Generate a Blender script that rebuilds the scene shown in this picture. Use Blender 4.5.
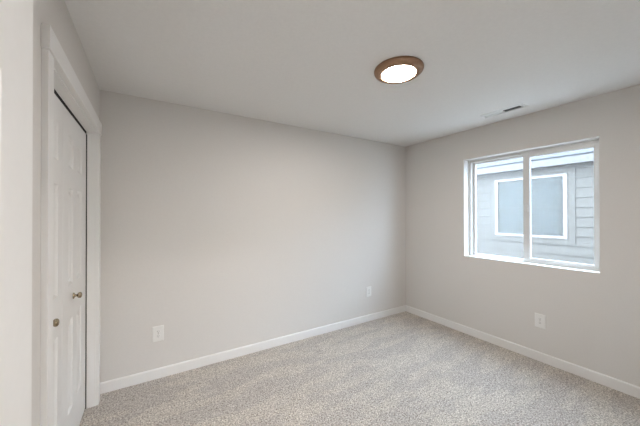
import bpy, bmesh, math, random
from mathutils import Vector, Matrix
random.seed(4)
sc = bpy.context.scene
for o in list(bpy.data.objects):
    bpy.data.objects.remove(o, do_unlink=True)
COL = sc.collection

# ------------------------------------------------------------------ camera
F_PX, YAW, PITCH, ROLL, CAM_H = 275.81, 0.5554, 0.0056, -0.0016, 1.4343
cam_d = bpy.data.cameras.new('camera')
cam_d.sensor_fit = 'HORIZONTAL'
cam_d.sensor_width = 36.0
cam_d.lens = F_PX / 640.0 * 36.0
cam_d.clip_start = 0.02
cam = bpy.data.objects.new('camera', cam_d)
COL.objects.link(cam)
fw = Vector((math.sin(YAW) * math.cos(PITCH), math.cos(YAW) * math.cos(PITCH), math.sin(PITCH)))
rt = Vector((math.cos(YAW), -math.sin(YAW), 0))
up = rt.cross(fw)
r2 = rt * math.cos(ROLL) + up * math.sin(ROLL)
u2 = up * math.cos(ROLL) - rt * math.sin(ROLL)
m = Matrix((r2, u2, -fw)).transposed().to_4x4()
m.translation = (0, 0, CAM_H)
cam.matrix_world = m
sc.camera = cam

# ------------------------------------------------------------------ world, lights, exposure
SKY_STRENGTH = 15.0
world = bpy.data.worlds.new('overcast sky')
sc.world = world
world.use_nodes = True
bg = world.node_tree.nodes['Background']
bg.inputs['Color'].default_value = (0.62, 0.81, 1.04, 1)
bg.inputs['Strength'].default_value = SKY_STRENGTH
sc.view_settings.view_transform = 'Standard'
sc.view_settings.look = 'None'
sc.view_settings.gamma = 1.0
sc.view_settings.use_curve_mapping = False
sc.view_settings.exposure = 0.32
LAMP_STRENGTH = 162.0
HALL_FILL_POWER = 58.0
# unseen fill light added in the hall to even out the room
hl = bpy.data.lights.new('hall_fill', 'AREA')
hl.shape = 'DISK'
hl.size = 0.5
hl.energy = HALL_FILL_POWER
hl.color = (1.0, 0.97, 0.93)
hlo = bpy.data.objects.new('hall_fill', hl)
COL.objects.link(hlo)
hlo.location = (0.26, -1.40, 2.40)

# ------------------------------------------------------------------ room numbers (metres)
XL, XR, YB, YF, H = -0.338, 3.2347, 2.806, -0.17, 2.44
BASE_H, BASE_T = 0.094, 0.014


# ------------------------------------------------------------------ materials
def mat(name, color, rough=0.5, metal=0.0, spec=0.5):
    mt = bpy.data.materials.new(name)
    mt.use_nodes = True
    b = mt.node_tree.nodes['Principled BSDF']
    b.inputs['Base Color'].default_value = (*color, 1)
    b.inputs['Roughness'].default_value = rough
    b.inputs['Metallic'].default_value = metal
    b.inputs['Specular IOR Level'].default_value = spec
    return mt


def noise_mat(name, color, rough=0.6, scale=120.0, var=0.03, bump=0.05, dist=0.002, spec=0.3, metal=0.0):
    mt = mat(name, color, rough, metal, spec)
    nt = mt.node_tree
    b = nt.nodes['Principled BSDF']
    tc = nt.nodes.new('ShaderNodeTexCoord')
    no = nt.nodes.new('ShaderNodeTexNoise')
    no.inputs['Scale'].default_value = scale
    no.inputs['Detail'].default_value = 3
    nt.links.new(tc.outputs['Object'], no.inputs['Vector'])
    rp = nt.nodes.new('ShaderNodeValToRGB')
    rp.color_ramp.elements[0].position = 0.3
    rp.color_ramp.elements[1].position = 0.7
    rp.color_ramp.elements[0].color = (*[c * (1 - var) for c in color], 1)
    rp.color_ramp.elements[1].color = (*[min(1, c * (1 + var)) for c in color], 1)
    nt.links.new(no.outputs['Fac'], rp.inputs['Fac'])
    nt.links.new(rp.outputs['Color'], b.inputs['Base Color'])
    bp = nt.nodes.new('ShaderNodeBump')
    bp.inputs['Strength'].default_value = bump
    bp.inputs['Distance'].default_value = dist
    nt.links.new(no.outputs['Fac'], bp.inputs['Height'])
    nt.links.new(bp.outputs['Normal'], b.inputs['Normal'])
    return mt


WALL = (0.685, 0.655, 0.622)
M_WALL = noise_mat('warm grey wall paint', WALL, 0.72, 90, 0.012, 0.10, 0.0015)
M_CEIL = noise_mat('ceiling paint', (0.80, 0.785, 0.765), 0.85, 60, 0.015, 0.18, 0.003)
M_TRIM = noise_mat('white trim enamel', (0.80, 0.785, 0.765), 0.38, 40, 0.006, 0.02, 0.001, 0.5)
M_DOOR = noise_mat('white door enamel', (0.79, 0.775, 0.755), 0.40, 60, 0.008, 0.03, 0.001, 0.5)
M_VINYL = noise_mat('white window vinyl', (0.66, 0.65, 0.63), 0.35, 30, 0.005, 0.01, 0.001, 0.5)
M_PLATE = noise_mat('white outlet plastic', (0.80, 0.785, 0.76), 0.32, 30, 0.005, 0.01, 0.001, 0.5)
M_DARK = mat('dark slot and eave shadow', (0.03, 0.028, 0.026), 0.7)  # plug slots, and the painted shadow line under the eave
M_CLOSET_SHADE = noise_mat('closet shade colour', (0.05, 0.048, 0.045), 0.9, 20, 0.05, 0.02)  # darkness of the closed closet put into the wall colour
M_NICKEL = noise_mat('antique brass', (0.36, 0.29, 0.20), 0.15, 80, 0.05, 0.02, 0.001, 0.5, 1.0)
M_BRONZE = noise_mat('brushed bronze ring', (0.33, 0.20, 0.125), 0.34, 150, 0.10, 0.03, 0.001, 0.5, 0.75)
M_VENT = noise_mat('white vent enamel', (0.72, 0.71, 0.69), 0.45, 40, 0.01, 0.01, 0.001, 0.4)
M_DUCT_GAP = mat('duct and gap shade', (0.025, 0.025, 0.025), 0.9)  # near-black for the vent duct and the shade strips at the closet doors
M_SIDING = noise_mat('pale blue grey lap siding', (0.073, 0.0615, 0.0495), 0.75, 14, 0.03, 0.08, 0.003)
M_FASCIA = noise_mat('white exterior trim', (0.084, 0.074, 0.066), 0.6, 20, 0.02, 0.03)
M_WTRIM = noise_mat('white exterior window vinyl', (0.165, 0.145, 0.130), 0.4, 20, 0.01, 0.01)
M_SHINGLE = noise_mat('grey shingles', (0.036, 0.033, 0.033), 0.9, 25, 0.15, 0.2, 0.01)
M_GROUND = noise_mat('gravel side yard', (0.30, 0.28, 0.25), 0.95, 30, 0.25, 0.3, 0.02)
M_REFLECTION = noise_mat('grey window blind', (0.046, 0.040, 0.032), 0.6, 10, 0.02, 0.01)  # grey tone of the siding reflected in the house window


def glass_mat(name, refl, tint, veil=0.0):
    mt = bpy.data.materials.new(name)
    mt.use_nodes = True
    nt = mt.node_tree
    nt.nodes.clear()
    out = nt.nodes.new('ShaderNodeOutputMaterial')
    mix = nt.nodes.new('ShaderNodeMixShader')
    tr = nt.nodes.new('ShaderNodeBsdfTransparent')
    gl = nt.nodes.new('ShaderNodeBsdfGlossy')
    fr = nt.nodes.new('ShaderNodeLayerWeight')      # same reflectance from both sides of the thin pane
    fr.inputs['Blend'].default_value = 0.5
    pw = nt.nodes.new('ShaderNodeMath')
    pw.operation = 'POWER'
    pw.inputs[1].default_value = 5.0
    ma = nt.nodes.new('ShaderNodeMath')
    ma.operation = 'MULTIPLY_ADD'
    ma.inputs[1].default_value = 0.9
    ma.inputs[2].default_value = 0.04
    nt.links.new(fr.outputs['Facing'], pw.inputs[0])
    nt.links.new(pw.outputs[0], ma.inputs[0])
    mu = nt.nodes.new('ShaderNodeMath')
    mu.operation = 'MULTIPLY'
    mu.inputs[1].default_value = refl
    tr.inputs['Color'].default_value = (*tint, 1)
    gl.inputs['Roughness'].default_value = 0.0
    nt.links.new(ma.outputs[0], mu.inputs[0])
    nt.links.new(mu.outputs[0], mix.inputs[0])
    nt.links.new(tr.outputs[0], mix.inputs[1])
    nt.links.new(gl.outputs[0], mix.inputs[2])
    if veil:                                          # light veil mixed into the glass for the overexposed haze outside
        tl = nt.nodes.new('ShaderNodeBsdfTranslucent')
        tl.inputs['Color'].default_value = (0.9, 0.9, 0.88, 1)
        m2 = nt.nodes.new('ShaderNodeMixShader')
        m2.inputs[0].default_value = veil
        nt.links.new(mix.outputs[0], m2.inputs[1])
        nt.links.new(tl.outputs[0], m2.inputs[2])
        mix = m2
    nt.links.new(mix.outputs[0], out.inputs[0])
    return mt


M_GLASS = glass_mat('window glass', 0.5, (0.99, 0.995, 0.995), 0.008)
M_GLASS_L = glass_mat('hazier window glass', 0.5, (0.99, 0.995, 0.995), 0.014)
M_GLASS_N = glass_mat('house window glass', 0.10, (0.97, 0.98, 0.98))


def emit_mat(name, color, strength):
    mt = mat(name, (0.9, 0.88, 0.85), 0.4)
    b = mt.node_tree.nodes['Principled BSDF']
    b.inputs['Emission Color'].default_value = (*color, 1)
    b.inputs['Emission Strength'].default_value = strength
    return mt


M_LENS = emit_mat('glowing lamp lens', (1.0, 0.97, 0.925), LAMP_STRENGTH)


def carpet_mat():
    mt = mat('speckled beige carpet', (0.5, 0.45, 0.4), 0.95, 0, 0.1)
    nt = mt.node_tree
    N, L = nt.nodes, nt.links
    b = N['Principled BSDF']
    b.inputs['Sheen Weight'].default_value = 0.15
    b.inputs['Sheen Roughness'].default_value = 0.6
    tc = N.new('ShaderNodeTexCoord')
    # yarn speckle
    n1 = N.new('ShaderNodeTexNoise')
    n1.inputs['Scale'].default_value = 100
    n1.inputs['Detail'].default_value = 4
    n1.inputs['Roughness'].default_value = 0.75
    L.new(tc.outputs['Object'], n1.inputs['Vector'])
    r1 = N.new('ShaderNodeValToRGB')
    e = r1.color_ramp.elements
    e[0].position, e[0].color = 0.36, (0.235, 0.187, 0.150, 1)
    e[1].position, e[1].color = 0.64, (0.90, 0.835, 0.765, 1)
    k = r1.color_ramp.elements.new(0.5)
    k.color = (0.575, 0.512, 0.452, 1)
    L.new(n1.outputs['Fac'], r1.inputs['Fac'])
    # tufts
    v = N.new('ShaderNodeTexVoronoi')
    v.inputs['Scale'].default_value = 150
    L.new(tc.outputs['Object'], v.inputs['Vector'])
    # nap direction left by the vacuum cleaner: irregular soft swaths
    mp = N.new('ShaderNodeMapping')
    mp.inputs['Rotation'].default_value = (0, 0, math.radians(-14))
    mp.inputs['Scale'].default_value = (1.1, 3.4, 1)
    L.new(tc.outputs['Object'], mp.inputs['Vector'])
    n2 = N.new('ShaderNodeTexNoise')
    n2.inputs['Scale'].default_value = 1.7
    n2.inputs['Detail'].default_value = 2.5
    n2.inputs['Distortion'].default_value = 0.0
    L.new(mp.outputs['Vector'], n2.inputs['Vector'])
    r2_ = N.new('ShaderNodeValToRGB')
    r2_.color_ramp.elements[0].position, r2_.color_ramp.elements[0].color = 0.47, (0.935, 0.935, 0.94, 1)
    r2_.color_ramp.elements[1].position, r2_.color_ramp.elements[1].color = 0.54, (1.05, 1.05, 1.03, 1)
    L.new(n2.outputs['Fac'], r2_.inputs['Fac'])
    mx = N.new('ShaderNodeMix')
    mx.data_type = 'RGBA'
    mx.blend_type = 'MULTIPLY'
    mx.inputs['Factor'].default_value = 1
    L.new(r1.outputs['Color'], mx.inputs['A'])
    L.new(r2_.outputs['Color'], mx.inputs['B'])
    L.new(mx.outputs['Result'], b.inputs['Base Color'])
    ad = N.new('ShaderNodeMath')
    ad.operation = 'SUBTRACT'
    L.new(n1.outputs['Fac'], ad.inputs[0])
    L.new(v.outputs['Distance'], ad.inputs[1])
    bp = N.new('ShaderNodeBump')
    bp.inputs['Strength'].default_value = 0.9
    bp.inputs['Distance'].default_value = 0.008
    L.new(ad.outputs[0], bp.inputs['Height'])
    L.new(bp.outputs['Normal'], b.inputs['Normal'])
    return mt


M_CARPET = carpet_mat()


# ------------------------------------------------------------------ mesh helpers
def box(bm, x0, x1, y0, y1, z0, z1, bevel=0.0):
    x0, x1 = min(x0, x1), max(x0, x1)
    y0, y1 = min(y0, y1), max(y0, y1)
    z0, z1 = min(z0, z1), max(z0, z1)
    vs = [bm.verts.new(p) for p in ((x0, y0, z0), (x1, y0, z0), (x1, y1, z0), (x0, y1, z0),
                                    (x0, y0, z1), (x1, y0, z1), (x1, y1, z1), (x0, y1, z1))]
    fs = [bm.faces.new([vs[i] for i in q]) for q in
          ((0, 3, 2, 1), (4, 5, 6, 7), (0, 1, 5, 4), (1, 2, 6, 5), (2, 3, 7, 6), (3, 0, 4, 7))]
    if bevel:
        es = list({e for f in fs for e in f.edges})
        bmesh.ops.bevel(bm, geom=es, offset=bevel, segments=2, affect='EDGES', profile=0.5)
    return fs


def prism(bm, prof, axis, a0, a1, fn):
    """profile points (p,q) swept from a0 to a1; fn(p,q,a) -> xyz"""
    A = [bm.verts.new(fn(p, q, a0)) for p, q in prof]
    B = [bm.verts.new(fn(p, q, a1)) for p, q in prof]
    n = len(prof)
    for i in range(n):
        bm.faces.new((A[i], A[(i + 1) % n], B[(i + 1) % n], B[i]))
    bm.faces.new(A[::-1])
    bm.faces.new(B)


def lathe(bm, prof, fn, n=40, cap0=False, cap1=False):
    """profile (radius, height) about a local axis; fn(u, v, w) -> xyz with w along the axis"""
    rings = []
    for r, w in prof:
        rings.append([bm.verts.new(fn(r * math.cos(2 * math.pi * k / n), r * math.sin(2 * math.pi * k / n), w))
                      for k in range(n)])
    for a, b in zip(rings, rings[1:]):
        for k in range(n):
            f = bm.faces.new((a[k], a[(k + 1) % n], b[(k + 1) % n], b[k]))
            f.smooth = True
    if cap0:
        bm.faces.new(rings[0][::-1])
    if cap1:
        bm.faces.new(rings[-1])


def finish(name, bm, material, parent=None, origin=None, normals=True):
    if normals:
        bmesh.ops.recalc_face_normals(bm, faces=bm.faces[:])
    me = bpy.data.meshes.new(name)
    if origin is not None:
        bmesh.ops.translate(bm, verts=bm.verts[:], vec=-Vector(origin))
    bm.to_mesh(me)
    bm.free()
    o = bpy.data.objects.new(name, me)
    mats = material if isinstance(material, (list, tuple)) else [material]
    for mm in mats:
        me.materials.append(mm)
    COL.objects.link(o)
    if origin is not None:
        o.location = origin
    if parent is not None:
        o.parent = parent
        w = Vector((0, 0, 0))
        p = parent
        while p is not None:
            w += p.location
            p = p.parent
        o.location = Vector(origin if origin is not None else (0, 0, 0)) - w
    return o


def tag(o, label, cat, group=None, kind=None):
    o['label'] = label
    o['category'] = cat
    if group:
        o['group'] = group
    if kind:
        o['kind'] = kind
    return o


def root(name, loc, label, cat, group=None, kind=None):
    o = bpy.data.objects.new(name, None)
    o.empty_display_size = 0.05
    COL.objects.link(o)
    o.location = loc
    return tag(o, label, cat, group, kind)


S = 'structure'

# ------------------------------------------------------------------ room shell
T = 0.12
OPEN_Y0, OPEN_Y1, OPEN_Z = 1.462, 2.640, 2.043        # closet opening in the left wall
WY0, WY1, WZ0, WZ1 = 0.734, 1.914, 0.933, 2.092       # window opening in the right wall
WT = 0.17                                             # outside wall thickness

bm = bmesh.new()
box(bm, XL - 0.9, XR + WT, -1.8, YB + T, -0.12, 0.008)
tag(finish('floor', bm, M_CARPET), 'speckled beige cut pile carpet with soft vacuum marks', 'floor', None, S)

bm = bmesh.new()
box(bm, XL - 0.9, XR + WT, -1.8, YB + T, H, H + 0.12)
tag(finish('ceiling', bm, M_CEIL), 'plain pale grey ceiling above the empty bedroom', 'ceiling', None, S)

bm = bmesh.new()
box(bm, XL - 0.9, XR + WT, YB, YB + T, 0, H)
tag(finish('wall_back', bm, M_WALL), 'long warm grey wall between closet and window wall', 'wall', None, S)

bm = bmesh.new()
box(bm, XR, XR + WT, YF - T, WY0, 0, H)
box(bm, XR, XR + WT, WY1, YB, 0, H)
box(bm, XR, XR + WT, WY0, WY1, 0, WZ0)
box(bm, XR, XR + WT, WY0, WY1, WZ1, H)
tag(finish('wall_right', bm, M_WALL), 'warm grey wall holding the sliding window', 'wall', None, S)

bm = bmesh.new()
box(bm, XL - T, XL, YF, OPEN_Y0 - 0.02, 0, H)
box(bm, XL - T, XL, OPEN_Y1 + 0.02, YB, 0, H)
box(bm, XL - T, XL, OPEN_Y0 - 0.02, OPEN_Y1 + 0.02, OPEN_Z + 0.02, H)
tag(finish('wall_left', bm, M_WALL), 'warm grey wall around the white closet doors', 'wall', None, S)

# wall behind the camera, with the doorway the open door belongs to, and the hall beyond
DX0, DX1 = -0.165, 0.62
bm = bmesh.new()
box(bm, XL - T, DX0, YF - T, YF, 0, H)
box(bm, DX1, XR, YF - T, YF, 0, H)
box(bm, DX0, DX1, YF - T, YF, 2.06, H)
tag(finish('wall_front', bm, M_WALL), 'warm grey wall with the doorway behind the camera', 'wall', None, S)
bm = bmesh.new()
box(bm, XL - 0.9, XR + WT, -1.8, -1.7, 0, H)
box(bm, XL - 0.9, XL - 0.8, -1.7, YF - T, 0, H)
box(bm, 2.2, 2.3, -1.7, YF - T, 0, H)
tag(finish('wall_hall', bm, M_WALL), 'warm grey hall wall beyond the bedroom doorway', 'wall', None, S)

# closet inside
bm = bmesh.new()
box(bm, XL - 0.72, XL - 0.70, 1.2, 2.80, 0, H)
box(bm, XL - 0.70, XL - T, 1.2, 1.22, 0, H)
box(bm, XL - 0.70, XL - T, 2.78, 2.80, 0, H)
tag(finish('wall_closet', bm, M_CLOSET_SHADE), 'closet walls coloured near black as if unlit, behind the white closet doors', 'wall', None, S)


# baseboards with an eased top edge
def baseboard(name, label, a0, a1, fn):
    bm = bmesh.new()
    prof = [(0, 0), (BASE_T, 0), (BASE_T, BASE_H - 0.010), (BASE_T - 0.003, BASE_H - 0.003), (BASE_T - 0.008, BASE_H), (0, BASE_H)]
    prism(bm, prof, None, a0, a1, fn)
    return tag(finish(name, bm, M_TRIM), label, 'baseboard', None, S)


CASE_T, CASE_W = 0.020, 0.070
baseboard('baseboard_back', 'white baseboard along the foot of the long back wall', XL, XR, lambda p, q, a: (a, YB - p, q))
baseboard('baseboard_right', 'white baseboard under the sliding window', YF, YB - BASE_T, lambda p, q, a: (XR - p, a, q))
baseboard('baseboard_left', 'white baseboard beside the closet behind the open door', YF, OPEN_Y0 + 0.012 - CASE_W - 0.001, lambda p, q, a: (XL + p, a, q))

# ------------------------------------------------------------------ closet casing, jamb, doors
JT = 0.02
t1 = root('trim_1', (XL, (OPEN_Y0 + OPEN_Y1) / 2, 0), 'flat white casing framing the closet opening', 'door casing', None, S)
CY0, CY1 = OPEN_Y0 + 0.012, OPEN_Y1 + 0.006
for y0, y1 in ((CY0 - CASE_W, CY0), (CY1, CY1 + CASE_W)):
    bm = bmesh.new()
    box(bm, XL, XL + CASE_T, y0, y1, 0, 2.052, 0.0015)
    finish('side_casing', bm, M_TRIM, t1)
bm = bmesh.new()
box(bm, XL, XL + 0.026, CY0 - CASE_W - 0.008, CY1 + CASE_W + 0.008, 2.052, 2.141, 0.0015)
finish('head_casing', bm, M_TRIM, t1)

JX = -0.3885
bm = bmesh.new()
box(bm, JX, XL + 0.001, OPEN_Y0 - 0.019, OPEN_Y0, 0, OPEN_Z)
box(bm, JX, XL + 0.001, OPEN_Y1, OPEN_Y1 + 0.019, 0, OPEN_Z)
box(bm, JX, XL + 0.001, OPEN_Y0 - 0.019, OPEN_Y1 + 0.019, OPEN_Z, OPEN_Z + 0.019)
tag(finish('trim_2', bm, M_TRIM), 'white jamb lining the closet opening', 'door jamb', None, S)
bm = bmesh.new()  # dark strips added as the shade in the closet door gaps
box(bm, -0.428, -0.3965, OPEN_Y0 - 0.015, OPEN_Y1 + 0.015, 2.0315, OPEN_Z + 0.018)
box(bm, -0.428, -0.389, OPEN_Y1 + 0.0005, OPEN_Y1 + 0.018, 0.0, 2.030)
tag(finish('gap_shade', bm, M_DUCT_GAP), 'dark strips standing in for shade above and beside the closet doors', 'shade strip', None, S)


def leaf_mesh(w, h, t, cols, rows, both=False):
    """panel door leaf: u across (0..w), v up (0..h), face at d=0, back at d=-t"""
    bm = bmesh.new()
    us = sorted({0, w, *[c for p in cols for c in p]})
    vs = sorted({0, h, *[r for p in rows for r in p]})
    rings = ((0.0, 0.0), (0.004, -0.0035), (0.013, -0.0085), (0.021, -0.0085), (0.046, -0.0015), (0.050, -0.001))

    def face(sign, off):
        cache = {}

        def V(u, v, d):
            key = (round(u, 5), round(v, 5), round(d, 5))
            if key not in cache:
                cache[key] = bm.verts.new((off + sign * d, u, v))
            return cache[key]
        for i in range(len(us) - 1):
            for j in range(len(vs) - 1):
                a0, a1, b0, b1 = us[i], us[i + 1], vs[j], vs[j + 1]
                ispanel = (a0, a1) in cols and (b0, b1) in rows
                if not ispanel:
                    bm.faces.new((V(a0, b0, 0), V(a1, b0, 0), V(a1, b1, 0), V(a0, b1, 0)))
                    continue
                prev = None
                for ins, d in rings:
                    q = [V(a0 + ins, b0 + ins, d), V(a1 - ins, b0 + ins, d), V(a1 - ins, b1 - ins, d), V(a0 + ins, b1 - ins, d)]
                    if prev:
                        for k in range(4):
                            bm.faces.new((prev[k], prev[(k + 1) % 4], q[(k + 1) % 4], q[k]))
                    prev = q
                bm.faces.new(prev)
    face(1, 0.0)
    face(-1, -t)
    # edges of the leaf
    for (ua, va, ub, vb) in ((0, 0, w, 0), (w, 0, w, h), (w, h, 0, h), (0, h, 0, 0)):
        q = [bm.verts.new(p) for p in ((0, ua, va), (0, ub, vb), (-t, ub, vb), (-t, ua, va))]
        bm.faces.new(q)
    bmesh.ops.remove_doubles(bm, verts=bm.verts[:], dist=0.00005)
    bmesh.ops.recalc_face_normals(bm, faces=bm.faces[:])
    return bm


def knob(parent, x, y, z, name='door_knob', sgn=1, s=1.0):
    bm = bmesh.new()
    fn = lambda u, v, w: (x + sgn * w, y + u, z + v)
    prof = [(0.0, 0.0), (0.0155, 0.0), (0.0165, 0.002), (0.0145, 0.0045), (0.007, 0.006), (0.0055, 0.012), (0.0065, 0.0155),
            (0.0115, 0.018), (0.0150, 0.0220), (0.0158, 0.0265), (0.0140, 0.0310), (0.0095, 0.0342), (0.004, 0.0355), (0.0002, 0.0358)]
    lathe(bm, [(max(r * s, 0.0002), w * s) for r, w in prof], fn, 24)
    o = finish(name, bm, M_NICKEL, parent)
    o['label'] = 'round brass knob'
    return o


DOOR_X, DOOR_TOP, DOOR_BOT = -0.394, 2.030, 0.022
ROWS = [(0.275, 0.815), (1.020, 1.590), (1.712, 1.898)]
for nm, y0, y1, cols, ky, lab in (
        ('door_1', OPEN_Y0 + 0.004, 1.987, [(1.565, 1.685), (1.785, 1.902)], 1.728, 'white panelled closet door with brass knob, nearer the open bedroom door'),
        ('door_2', 1.990, OPEN_Y1 - 0.006, [(2.116, 2.233), (2.346, 2.477)], 2.245, 'white panelled closet door with brass knob, nearer the long back wall')):
    d = root(nm, (DOOR_X, y0, DOOR_BOT), lab, 'closet door', None, S)
    bm = leaf_mesh(y1 - y0, DOOR_TOP - DOOR_BOT, 0.034,
                   [(a - y0, b - y0) for a, b in cols], [(a - DOOR_BOT, b - DOOR_BOT) for a, b in ROWS])
    bmesh.ops.translate(bm, verts=bm.verts[:], vec=(DOOR_X, y0, DOOR_BOT))
    finish('door_leaf', bm, M_DOOR, d)
    knob(d, DOOR_X, ky, 0.937, s=1.18)

# open bedroom door at the left edge
EX, EY0, EY1, EZ0, EZ1 = -0.160, -0.140, 0.624, 0.015, 2.045
d = root('door_3', (EX, EY0, EZ0), 'open white panelled bedroom door at the left edge, seen close up', 'door', None, S)
stile = 0.113
mid = (EY0 + EY1) / 2
cols = [(EY0 + stile, mid - 0.05), (mid + 0.05, EY1 - stile)]
bm = leaf_mesh(EY1 - EY0, EZ1 - EZ0, 0.035, [(a - EY0, b - EY0) for a, b in cols],
               [(a + 0.032 - EZ0, b + 0.032 - EZ0) for a, b in ROWS])
bmesh.ops.translate(bm, verts=bm.verts[:], vec=(EX, EY0, EZ0))
finish('door_leaf', bm, M_DOOR, d)
knob(d, EX, EY1 - 0.060, 0.93, 'door_knob', 1, 1.55)
knob(d, EX - 0.035, EY1 - 0.060, 0.93, 'door_knob', -1, 1.55)
for z in (0.22, 1.03, 1.86):
    bm = bmesh.new()
    lathe(bm, [(0.0065, z - 0.045), (0.0065, z + 0.045)], lambda u, v, w: (EX - 0.002 + u, EY0 - 0.008 + v, w), 12, True, True)
    box(bm, EX - 0.032, EX - 0.003, EY0 - 0.003, EY0 + 0.0005, z - 0.045, z + 0.045)
    finish('hinge', bm, M_NICKEL, d)

# ------------------------------------------------------------------ window
FX0, FX1 = XR + 0.100, XR + 0.170
win = root('window_1', (FX0, (WY0 + WY1) / 2, WZ0), 'white two pane sliding window in the right wall', 'window', None, S)


def frame_bm(x0, x1, y0, y1, z0, z1, wl, wr, wb, wt, bev=0.002):
    """rectangular frame in the y/z plane; wl at high y, wr at low y"""
    bm = bmesh.new()
    box(bm, x0, x1, y0, y0 + wr, z0, z1, bev)
    box(bm, x0, x1, y1 - wl, y1, z0, z1, bev)
    box(bm, x0, x1, y0 + wr, y1 - wl, z0, z0 + wb, bev)
    box(bm, x0, x1, y0 + wr, y1 - wl, z1 - wt, z1, bev)
    return bm


finish('window_frame', frame_bm(FX0, FX1, WY0, WY1, 0.912, WZ1, 0.030, 0.026, 0.034, 0.032), M_VINYL, win)
# fixed light on the left, in the outer track
SL = (FX0 + 0.038, FX0 + 0.062)
s1 = finish('fixed_sash', frame_bm(SL[0], SL[1], 1.285, WY1 - 0.030, 0.944, WZ1 - 0.030, 0.034, 0.040, 0.016, 0.020), M_VINYL, win)
bm = bmesh.new()
box(bm, SL[0] + 0.010, SL[0] + 0.014, 1.32, WY1 - 0.060, 0.955, WZ1 - 0.046)
finish('glass', bm, M_GLASS_L, s1)
# sliding sash on the right, in the inner track
SR = (FX0 + 0.004, FX0 + 0.030)
s2 = finish('sliding_sash', frame_bm(SR[0], SR[1], WY0 + 0.024, 1.335, 0.940, WZ1 - 0.022, 0.060, 0.036, 0.044, 0.044), M_VINYL, win)
bm = bmesh.new()
box(bm, SR[0] + 0.010, SR[0] + 0.014, WY0 + 0.058, 1.278, 0.982, WZ1 - 0.064)
finish('glass', bm, M_GLASS, s2)
bm = bmesh.new()
box(bm, SR[0] - 0.010, SR[0] + 0.001, 1.290, 1.320, 1.46, 1.53, 0.003)
finish('sash_latch', bm, M_VINYL, s2)
# sill board on the bottom return, drywall returns painted white
bm = bmesh.new()
box(bm, XR + 0.0005, FX0 + 0.002, WY0 + 0.0005, WY1 - 0.0005, WZ0 - 0.004, WZ0 + 0.002, 0.0008)
tag(finish('trim_3', bm, M_TRIM), 'thin white sill along the bottom of the window opening', 'window sill', None, S)


# ------------------------------------------------------------------ ceiling lamp
LC = (1.468, 1.332)
lamp = root('ceiling_light', (LC[0], LC[1], H), 'round glowing ceiling light with brown bronze ring', 'ceiling light')
fnl = lambda u, v, w: (LC[0] + u, LC[1] + v, H + w)
bm = bmesh.new()
lathe(bm, [(0.150, 0.0), (0.164, -0.001), (0.1665, -0.006), (0.1655, -0.014), (0.160, -0.024), (0.151, -0.032), (0.141, -0.037),
           (0.131, -0.0390), (0.122, -0.0385), (0.1145, -0.0360), (0.1130, -0.028)], fnl, 72)
finish('lamp_ring', bm, M_BRONZE, lamp)
bm = bmesh.new()
lathe(bm, [(0.1125, -0.028), (0.1120, -0.0360), (0.109, -0.0378), (0.095, -0.0392), (0.070, -0.0405), (0.035, -0.0414), (0.0005, -0.0417)], fnl, 72)
finish('lamp_lens', bm, M_LENS, lamp)

# ------------------------------------------------------------------ ceiling vent
VX, VY, VL, VW = 2.925, 1.338, 0.37, 0.130
vent = root('ceiling_vent', (VX, VY, H), 'white louvred air vent in the ceiling above the window', 'air vent')
bm = bmesh.new()
iw, il = VW / 2 - 0.027, VL / 2 - 0.027
z1, z0 = H, H - 0.006
for a in (-1, 1):
    prism(bm, [(iw, -0.010), (iw + 0.002, -0.009), (VW / 2, -0.003), (VW / 2, 0), (iw, 0)], None, VY - VL / 2, VY + VL / 2,
          lambda p, q, t, a=a: (VX + a * p, t, H + q))
    prism(bm, [(il, -0.010), (il + 0.002, -0.009), (VL / 2, -0.003), (VL / 2, 0), (il, 0)], None, VX - iw, VX + iw,
          lambda p, q, t, a=a: (t, VY + a * p, H + q))
box(bm, VX - iw, VX + iw, VY - 0.006, VY + 0.006, H - 0.0095, H)
finish('face_plate', bm, M_VENT, vent)
bm = bmesh.new()
box(bm, VX - iw, VX + iw, VY - il, VY + il, H - 0.0012, H - 0.0004)
o = finish('duct_opening', bm, M_DUCT_GAP, vent)
o['label'] = 'dark duct opening'
nsl = 9
for half in (1, -1):
    for k in range(nsl):
        yc = VY + half * (0.014 + (k + 0.3) * (il - 0.014) / nsl)
        bm = bmesh.new()
        sl = half * 0.0055
        prism(bm, [(yc - sl, -0.0012), (yc - sl + 0.0008, -0.0012), (yc + sl + 0.0008, -0.0095), (yc + sl, -0.0095)], None, VX - iw, VX + iw,
              lambda p, q, t: (t, p, H + q))
        finish('slat', bm, M_VENT, vent)


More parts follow.
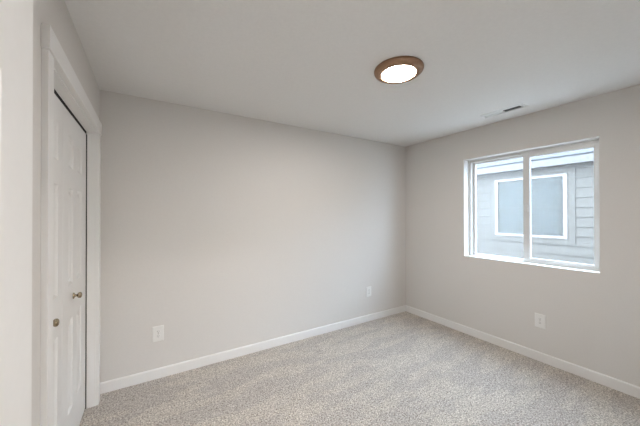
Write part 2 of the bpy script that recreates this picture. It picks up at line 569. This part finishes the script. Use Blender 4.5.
# ------------------------------------------------------------------ outlets
def outlet(pos, face, label):
    """built facing -y, then turned"""
    r = root('electrical_outlet', pos, label, 'outlet', 'wall outlets')
    W, Hh = 0.088, 0.134

    def mk(name, bm, material, lab=None):
        me = bpy.data.meshes.new(name)
        bmesh.ops.recalc_face_normals(bm, faces=bm.faces[:])
        bm.to_mesh(me)
        bm.free()
        me.materials.append(material)
        o = bpy.data.objects.new(name, me)
        COL.objects.link(o)
        o.parent = r
        if lab:
            o['label'] = lab
        return o
    bm = bmesh.new()
    prof = [(0, 0), (0, 0.0025), (0.003, 0.0052), (0.010, 0.0062)]
    prev = None
    for ins, d in prof:
        q = [bm.verts.new((sx * (W / 2 - ins), -d, sz * (Hh / 2 - ins))) for sx, sz in ((-1, -1), (1, -1), (1, 1), (-1, 1))]
        if prev:
            for k in range(4):
                bm.faces.new((prev[k], prev[(k + 1) % 4], q[(k + 1) % 4], q[k]))
        prev = q
    bm.faces.new(prev)
    mk('cover_plate', bm, M_PLATE)
    for s in (-1, 1):
        bm = bmesh.new()
        n = 20
        pts = []
        for k in range(n):
            a = 2 * math.pi * k / n
            pts.append((0.0172 * math.cos(a), max(-0.0142, min(0.0142, 0.0172 * math.sin(a))) + s * 0.0195))
        lo = [bm.verts.new((x, -0.0055, z)) for x, z in pts]
        hi = [bm.verts.new((x * 0.96, -0.0085, z)) for x, z in pts]
        for k in range(n):
            bm.faces.new((lo[k], lo[(k + 1) % n], hi[(k + 1) % n], hi[k]))
        bm.faces.new(hi)
        rc = mk('receptacle', bm, M_PLATE)
        bm = bmesh.new()
        zc = s * 0.0195
        box(bm, -0.0075, -0.0053, -0.0089, -0.008, zc - 0.001, zc + 0.0085)
        box(bm, 0.0053, 0.0075, -0.0089, -0.008, zc - 0.001, zc + 0.0075)
        lathe(bm, [(0.0026, 0.008), (0.0026, 0.0089)], lambda u, v, w: (u, -w, zc - 0.007 + v), 12, True, True)
        sl = mk('slots', bm, M_DARK, 'dark plug slots')
        sl.parent = rc
    bm = bmesh.new()
    lathe(bm, [(0.0034, 0.006), (0.0032, 0.0072), (0.0002, 0.0076)], lambda u, v, w: (u, -w, v), 14)
    mk('screw', bm, M_NICKEL)
    if face == 'right':
        r.rotation_euler = (0, 0, -math.pi / 2)
    return r


outlet((0.071, YB, 0.394), 'back', 'white wall outlet on the back wall near the closet doors')
outlet((2.508, YB, 0.400), 'back', 'white wall outlet on the back wall near the far corner')
outlet((XR, 1.155, 0.398), 'right', 'white wall outlet below the window')

# ------------------------------------------------------------------ outside: the house next door
XN, GZ = 6.40, -0.45
bm = bmesh.new()
box(bm, XR + WT, 16, -14, 18, GZ - 0.1, GZ)
tag(finish('ground', bm, M_GROUND), 'gravel side yard between the two houses', 'ground', None, S)

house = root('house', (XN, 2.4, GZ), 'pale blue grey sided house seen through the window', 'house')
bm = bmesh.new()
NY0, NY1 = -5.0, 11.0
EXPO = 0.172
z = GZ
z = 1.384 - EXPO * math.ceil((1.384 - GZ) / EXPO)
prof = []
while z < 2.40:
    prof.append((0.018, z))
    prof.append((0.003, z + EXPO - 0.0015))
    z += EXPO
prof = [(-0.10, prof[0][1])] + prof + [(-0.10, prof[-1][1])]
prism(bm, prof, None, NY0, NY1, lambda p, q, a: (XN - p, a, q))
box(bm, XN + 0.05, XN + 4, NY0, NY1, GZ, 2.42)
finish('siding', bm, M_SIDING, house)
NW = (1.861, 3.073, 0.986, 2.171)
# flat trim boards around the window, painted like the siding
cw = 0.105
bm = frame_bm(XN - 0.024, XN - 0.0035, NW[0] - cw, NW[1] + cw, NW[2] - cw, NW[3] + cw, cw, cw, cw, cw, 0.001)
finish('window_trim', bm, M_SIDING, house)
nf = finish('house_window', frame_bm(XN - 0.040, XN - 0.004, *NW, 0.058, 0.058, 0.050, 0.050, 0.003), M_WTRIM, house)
bm = bmesh.new()
box(bm, XN - 0.024, XN - 0.021, NW[0] + 0.05, NW[1] - 0.05, NW[2] + 0.045, NW[3] - 0.045)
finish('pane', bm, M_GLASS_N, nf)
bm = bmesh.new()  # ribbed grey slats standing in for lap siding reflected in the pane
zz = NW[2] + 0.05
while zz < NW[3] - 0.05:
    z2 = min(zz + 0.108, NW[3] - 0.046)
    prism(bm, [(0.0190, zz + 0.002), (0.0163, z2), (0.0160, z2)], None, NW[0] + 0.055, NW[1] - 0.055, lambda p, q, a: (XN - p, a, q))
    zz += 0.108
finish('reflection', bm, M_REFLECTION, nf)
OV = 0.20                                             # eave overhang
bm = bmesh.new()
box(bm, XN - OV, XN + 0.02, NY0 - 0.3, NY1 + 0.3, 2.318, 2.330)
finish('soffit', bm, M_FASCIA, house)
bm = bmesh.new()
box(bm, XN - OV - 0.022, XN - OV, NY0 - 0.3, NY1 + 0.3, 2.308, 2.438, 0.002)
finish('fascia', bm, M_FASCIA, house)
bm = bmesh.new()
box(bm, XN - OV - 0.008, XN - OV + 0.05, NY0 - 0.3, NY1 + 0.3, 2.436, 2.458)  # dark strip placed as the shadow line below the shingles
finish('eave_shadow', bm, M_DARK, house)['label'] = 'dark strip standing in for the shadow under the roof edge'
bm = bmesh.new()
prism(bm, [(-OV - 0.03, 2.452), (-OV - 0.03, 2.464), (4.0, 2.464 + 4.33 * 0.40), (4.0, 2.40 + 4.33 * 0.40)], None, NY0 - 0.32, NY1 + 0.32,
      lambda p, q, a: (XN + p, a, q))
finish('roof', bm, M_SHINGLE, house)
